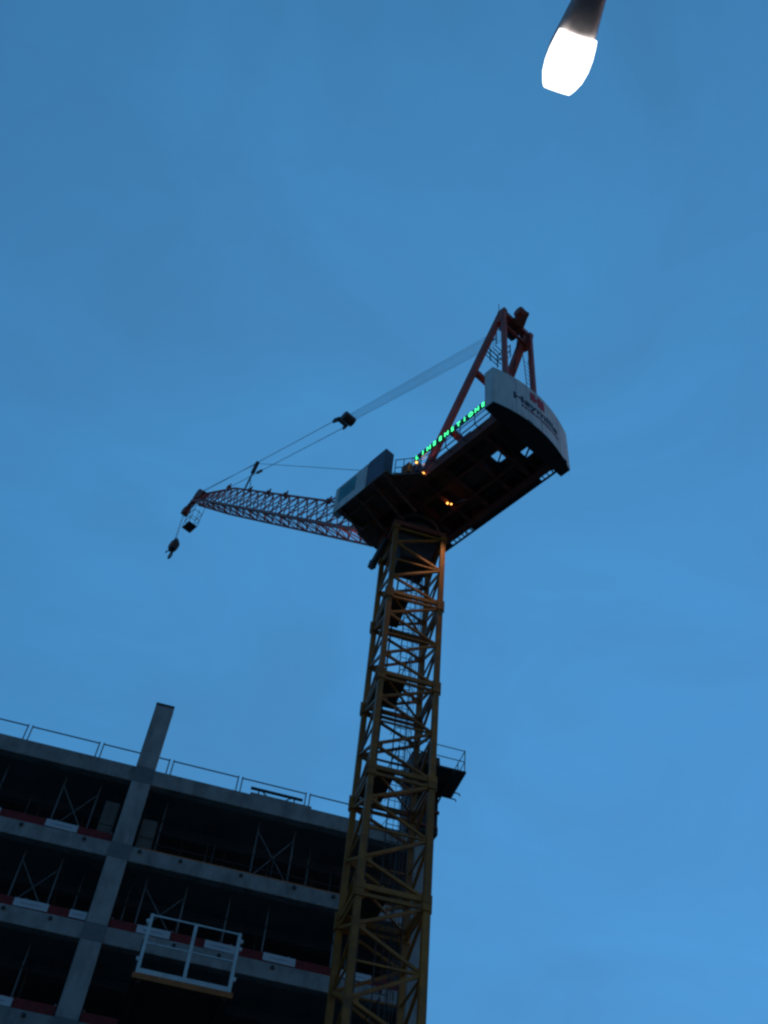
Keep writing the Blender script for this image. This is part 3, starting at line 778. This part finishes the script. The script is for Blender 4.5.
# hook block hangs on the hoist rope
hb = empty('hook_block', AX + CR @ Vector((25.4,0,52.4)), R(128.05), 'dark hook block hanging from the ropes under the jib tip', 'hook block')
mb = MB(); mb.prism([(-.28,-.2,.55),(.28,-.2,.55),(.28,.2,.55),(-.28,.2,.55)], [(-.36,-.22,1.15),(.36,-.22,1.15),(.36,.22,1.15),(-.36,.22,1.15)])
mb.prism([(-.36,-.22,1.152),(.36,-.22,1.152),(.36,.22,1.152),(-.36,.22,1.152)], [(-.12,-.1,1.75),(.12,-.1,1.75),(.12,.1,1.75),(-.12,.1,1.75)])
mb.build('cheek_plates', M['dark'], hb, bevel=.02)
mb = MB(); mb.tube((0,-.25,1.0),(0,.25,1.0),.34,20); mb.build('sheave', M['darkred'], hb)
mb = MB(); mb.tube((0,0,.3),(0,0,.55),.07,8)
mb.path([(0,0,.3),(.16,0,.2),(.24,0,.02),(.18,0,-.18),(0,0,-.27),(-.18,0,-.2),(-.25,0,-.04)], .06, 8); mb.build('hook', M['dark'], hb)
mb = MB(); mb.path([(.3,0,.9),(.75,.1,.75),(.72,.1,1.0)], .03, 6); mb.build('rope_guard', M['dark'], hb)

# ------------------------------------------------------------------ street lamp over the camera
LZ = 8.0
axd = Vector((-.19,.98,0)).normalized(); lat = Vector((.98,.19,0)).normalized()
base = Vector((.797,1.416,0))                # where the bowl starts
pole = base - axd*1.9
sl = empty('street_lamp', (pole.x, pole.y, 0), 0, 'grey street lamp leaning overhead with a glowing white bowl', 'street lamp')
def LW(s, l, z): return base + axd*s + lat*l + Vector((0,0,z)) - Vector((pole.x, pole.y, 0))
mb = MB()
mb.tube(Vector((0,0,0)), Vector((0,0,1.3)), .085, 14); mb.tube(Vector((0,0,1.3)), Vector((0,0,7.5)), .06, 14, .042)
mb.build('pole', M['lamp_body'], sl, smooth=False)
mb = MB(); pts = [Vector((0,0,7.5)), LW(-1.85,0,7.8), LW(-1.7,0,7.98), LW(-1.4,0,8.07), LW(-.62,0,8.10)]
mb.path(pts, .033, 10); mb.build('arm', M['lamp_body'], sl)
def ring(s, hw, zb, zt, n=16):
    out = []
    for i in range(n):
        a = 2*PI*i/n; ca, sa = math.cos(a), math.sin(a)
        l = hw*math.copysign(abs(ca)**.7, ca); zc = (zb+zt)/2; z = zc+(zt-zb)/2*math.copysign(abs(sa)**.8, sa)
        out.append(LW(s, l, z))
    return out
mb = MB()
mb.loft([ring(-.70,.045,8.06,8.13), ring(-.45,.068,8.02,8.15), ring(-.20,.092,8.0,8.17), ring(0,.118,7.985,8.18), ring(.11,.13,8.0,8.19), ring(.2,.125,8.005,8.17), ring(.28,.095,8.01,8.13), ring(.31,.07,8.02,8.10)])
mb.build('lantern_body', M['lamp_body'], sl, smooth=True)
mb = MB()
mb.loft([ring(.004,.119,7.975,8.03), ring(.05,.128,7.955,8.03), ring(.11,.136,7.945,8.03), ring(.18,.137,7.94,8.03), ring(.25,.126,7.945,8.03), ring(.305,.103,7.96,8.03), ring(.333,.086,7.975,8.03)])
mb.build('bowl', M['bowl'], sl, smooth=False)

# ------------------------------------------------------------------ render settings
sc.render.engine = 'CYCLES'
sc.view_settings.view_transform = 'Standard'; sc.view_settings.look = 'None'
sc.view_settings.exposure = 1.32; sc.view_settings.gamma = 1; sc.view_settings.use_curve_mapping = False
sc.cycles.pixel_filter_type = 'BLACKMAN_HARRIS'; sc.cycles.filter_width = 2.5; sc.cycles.sample_clamp_direct = .95
sc.cycles.max_bounces = 6; sc.cycles.use_denoising = True
sc.render.resolution_x = 768; sc.render.resolution_y = 1024
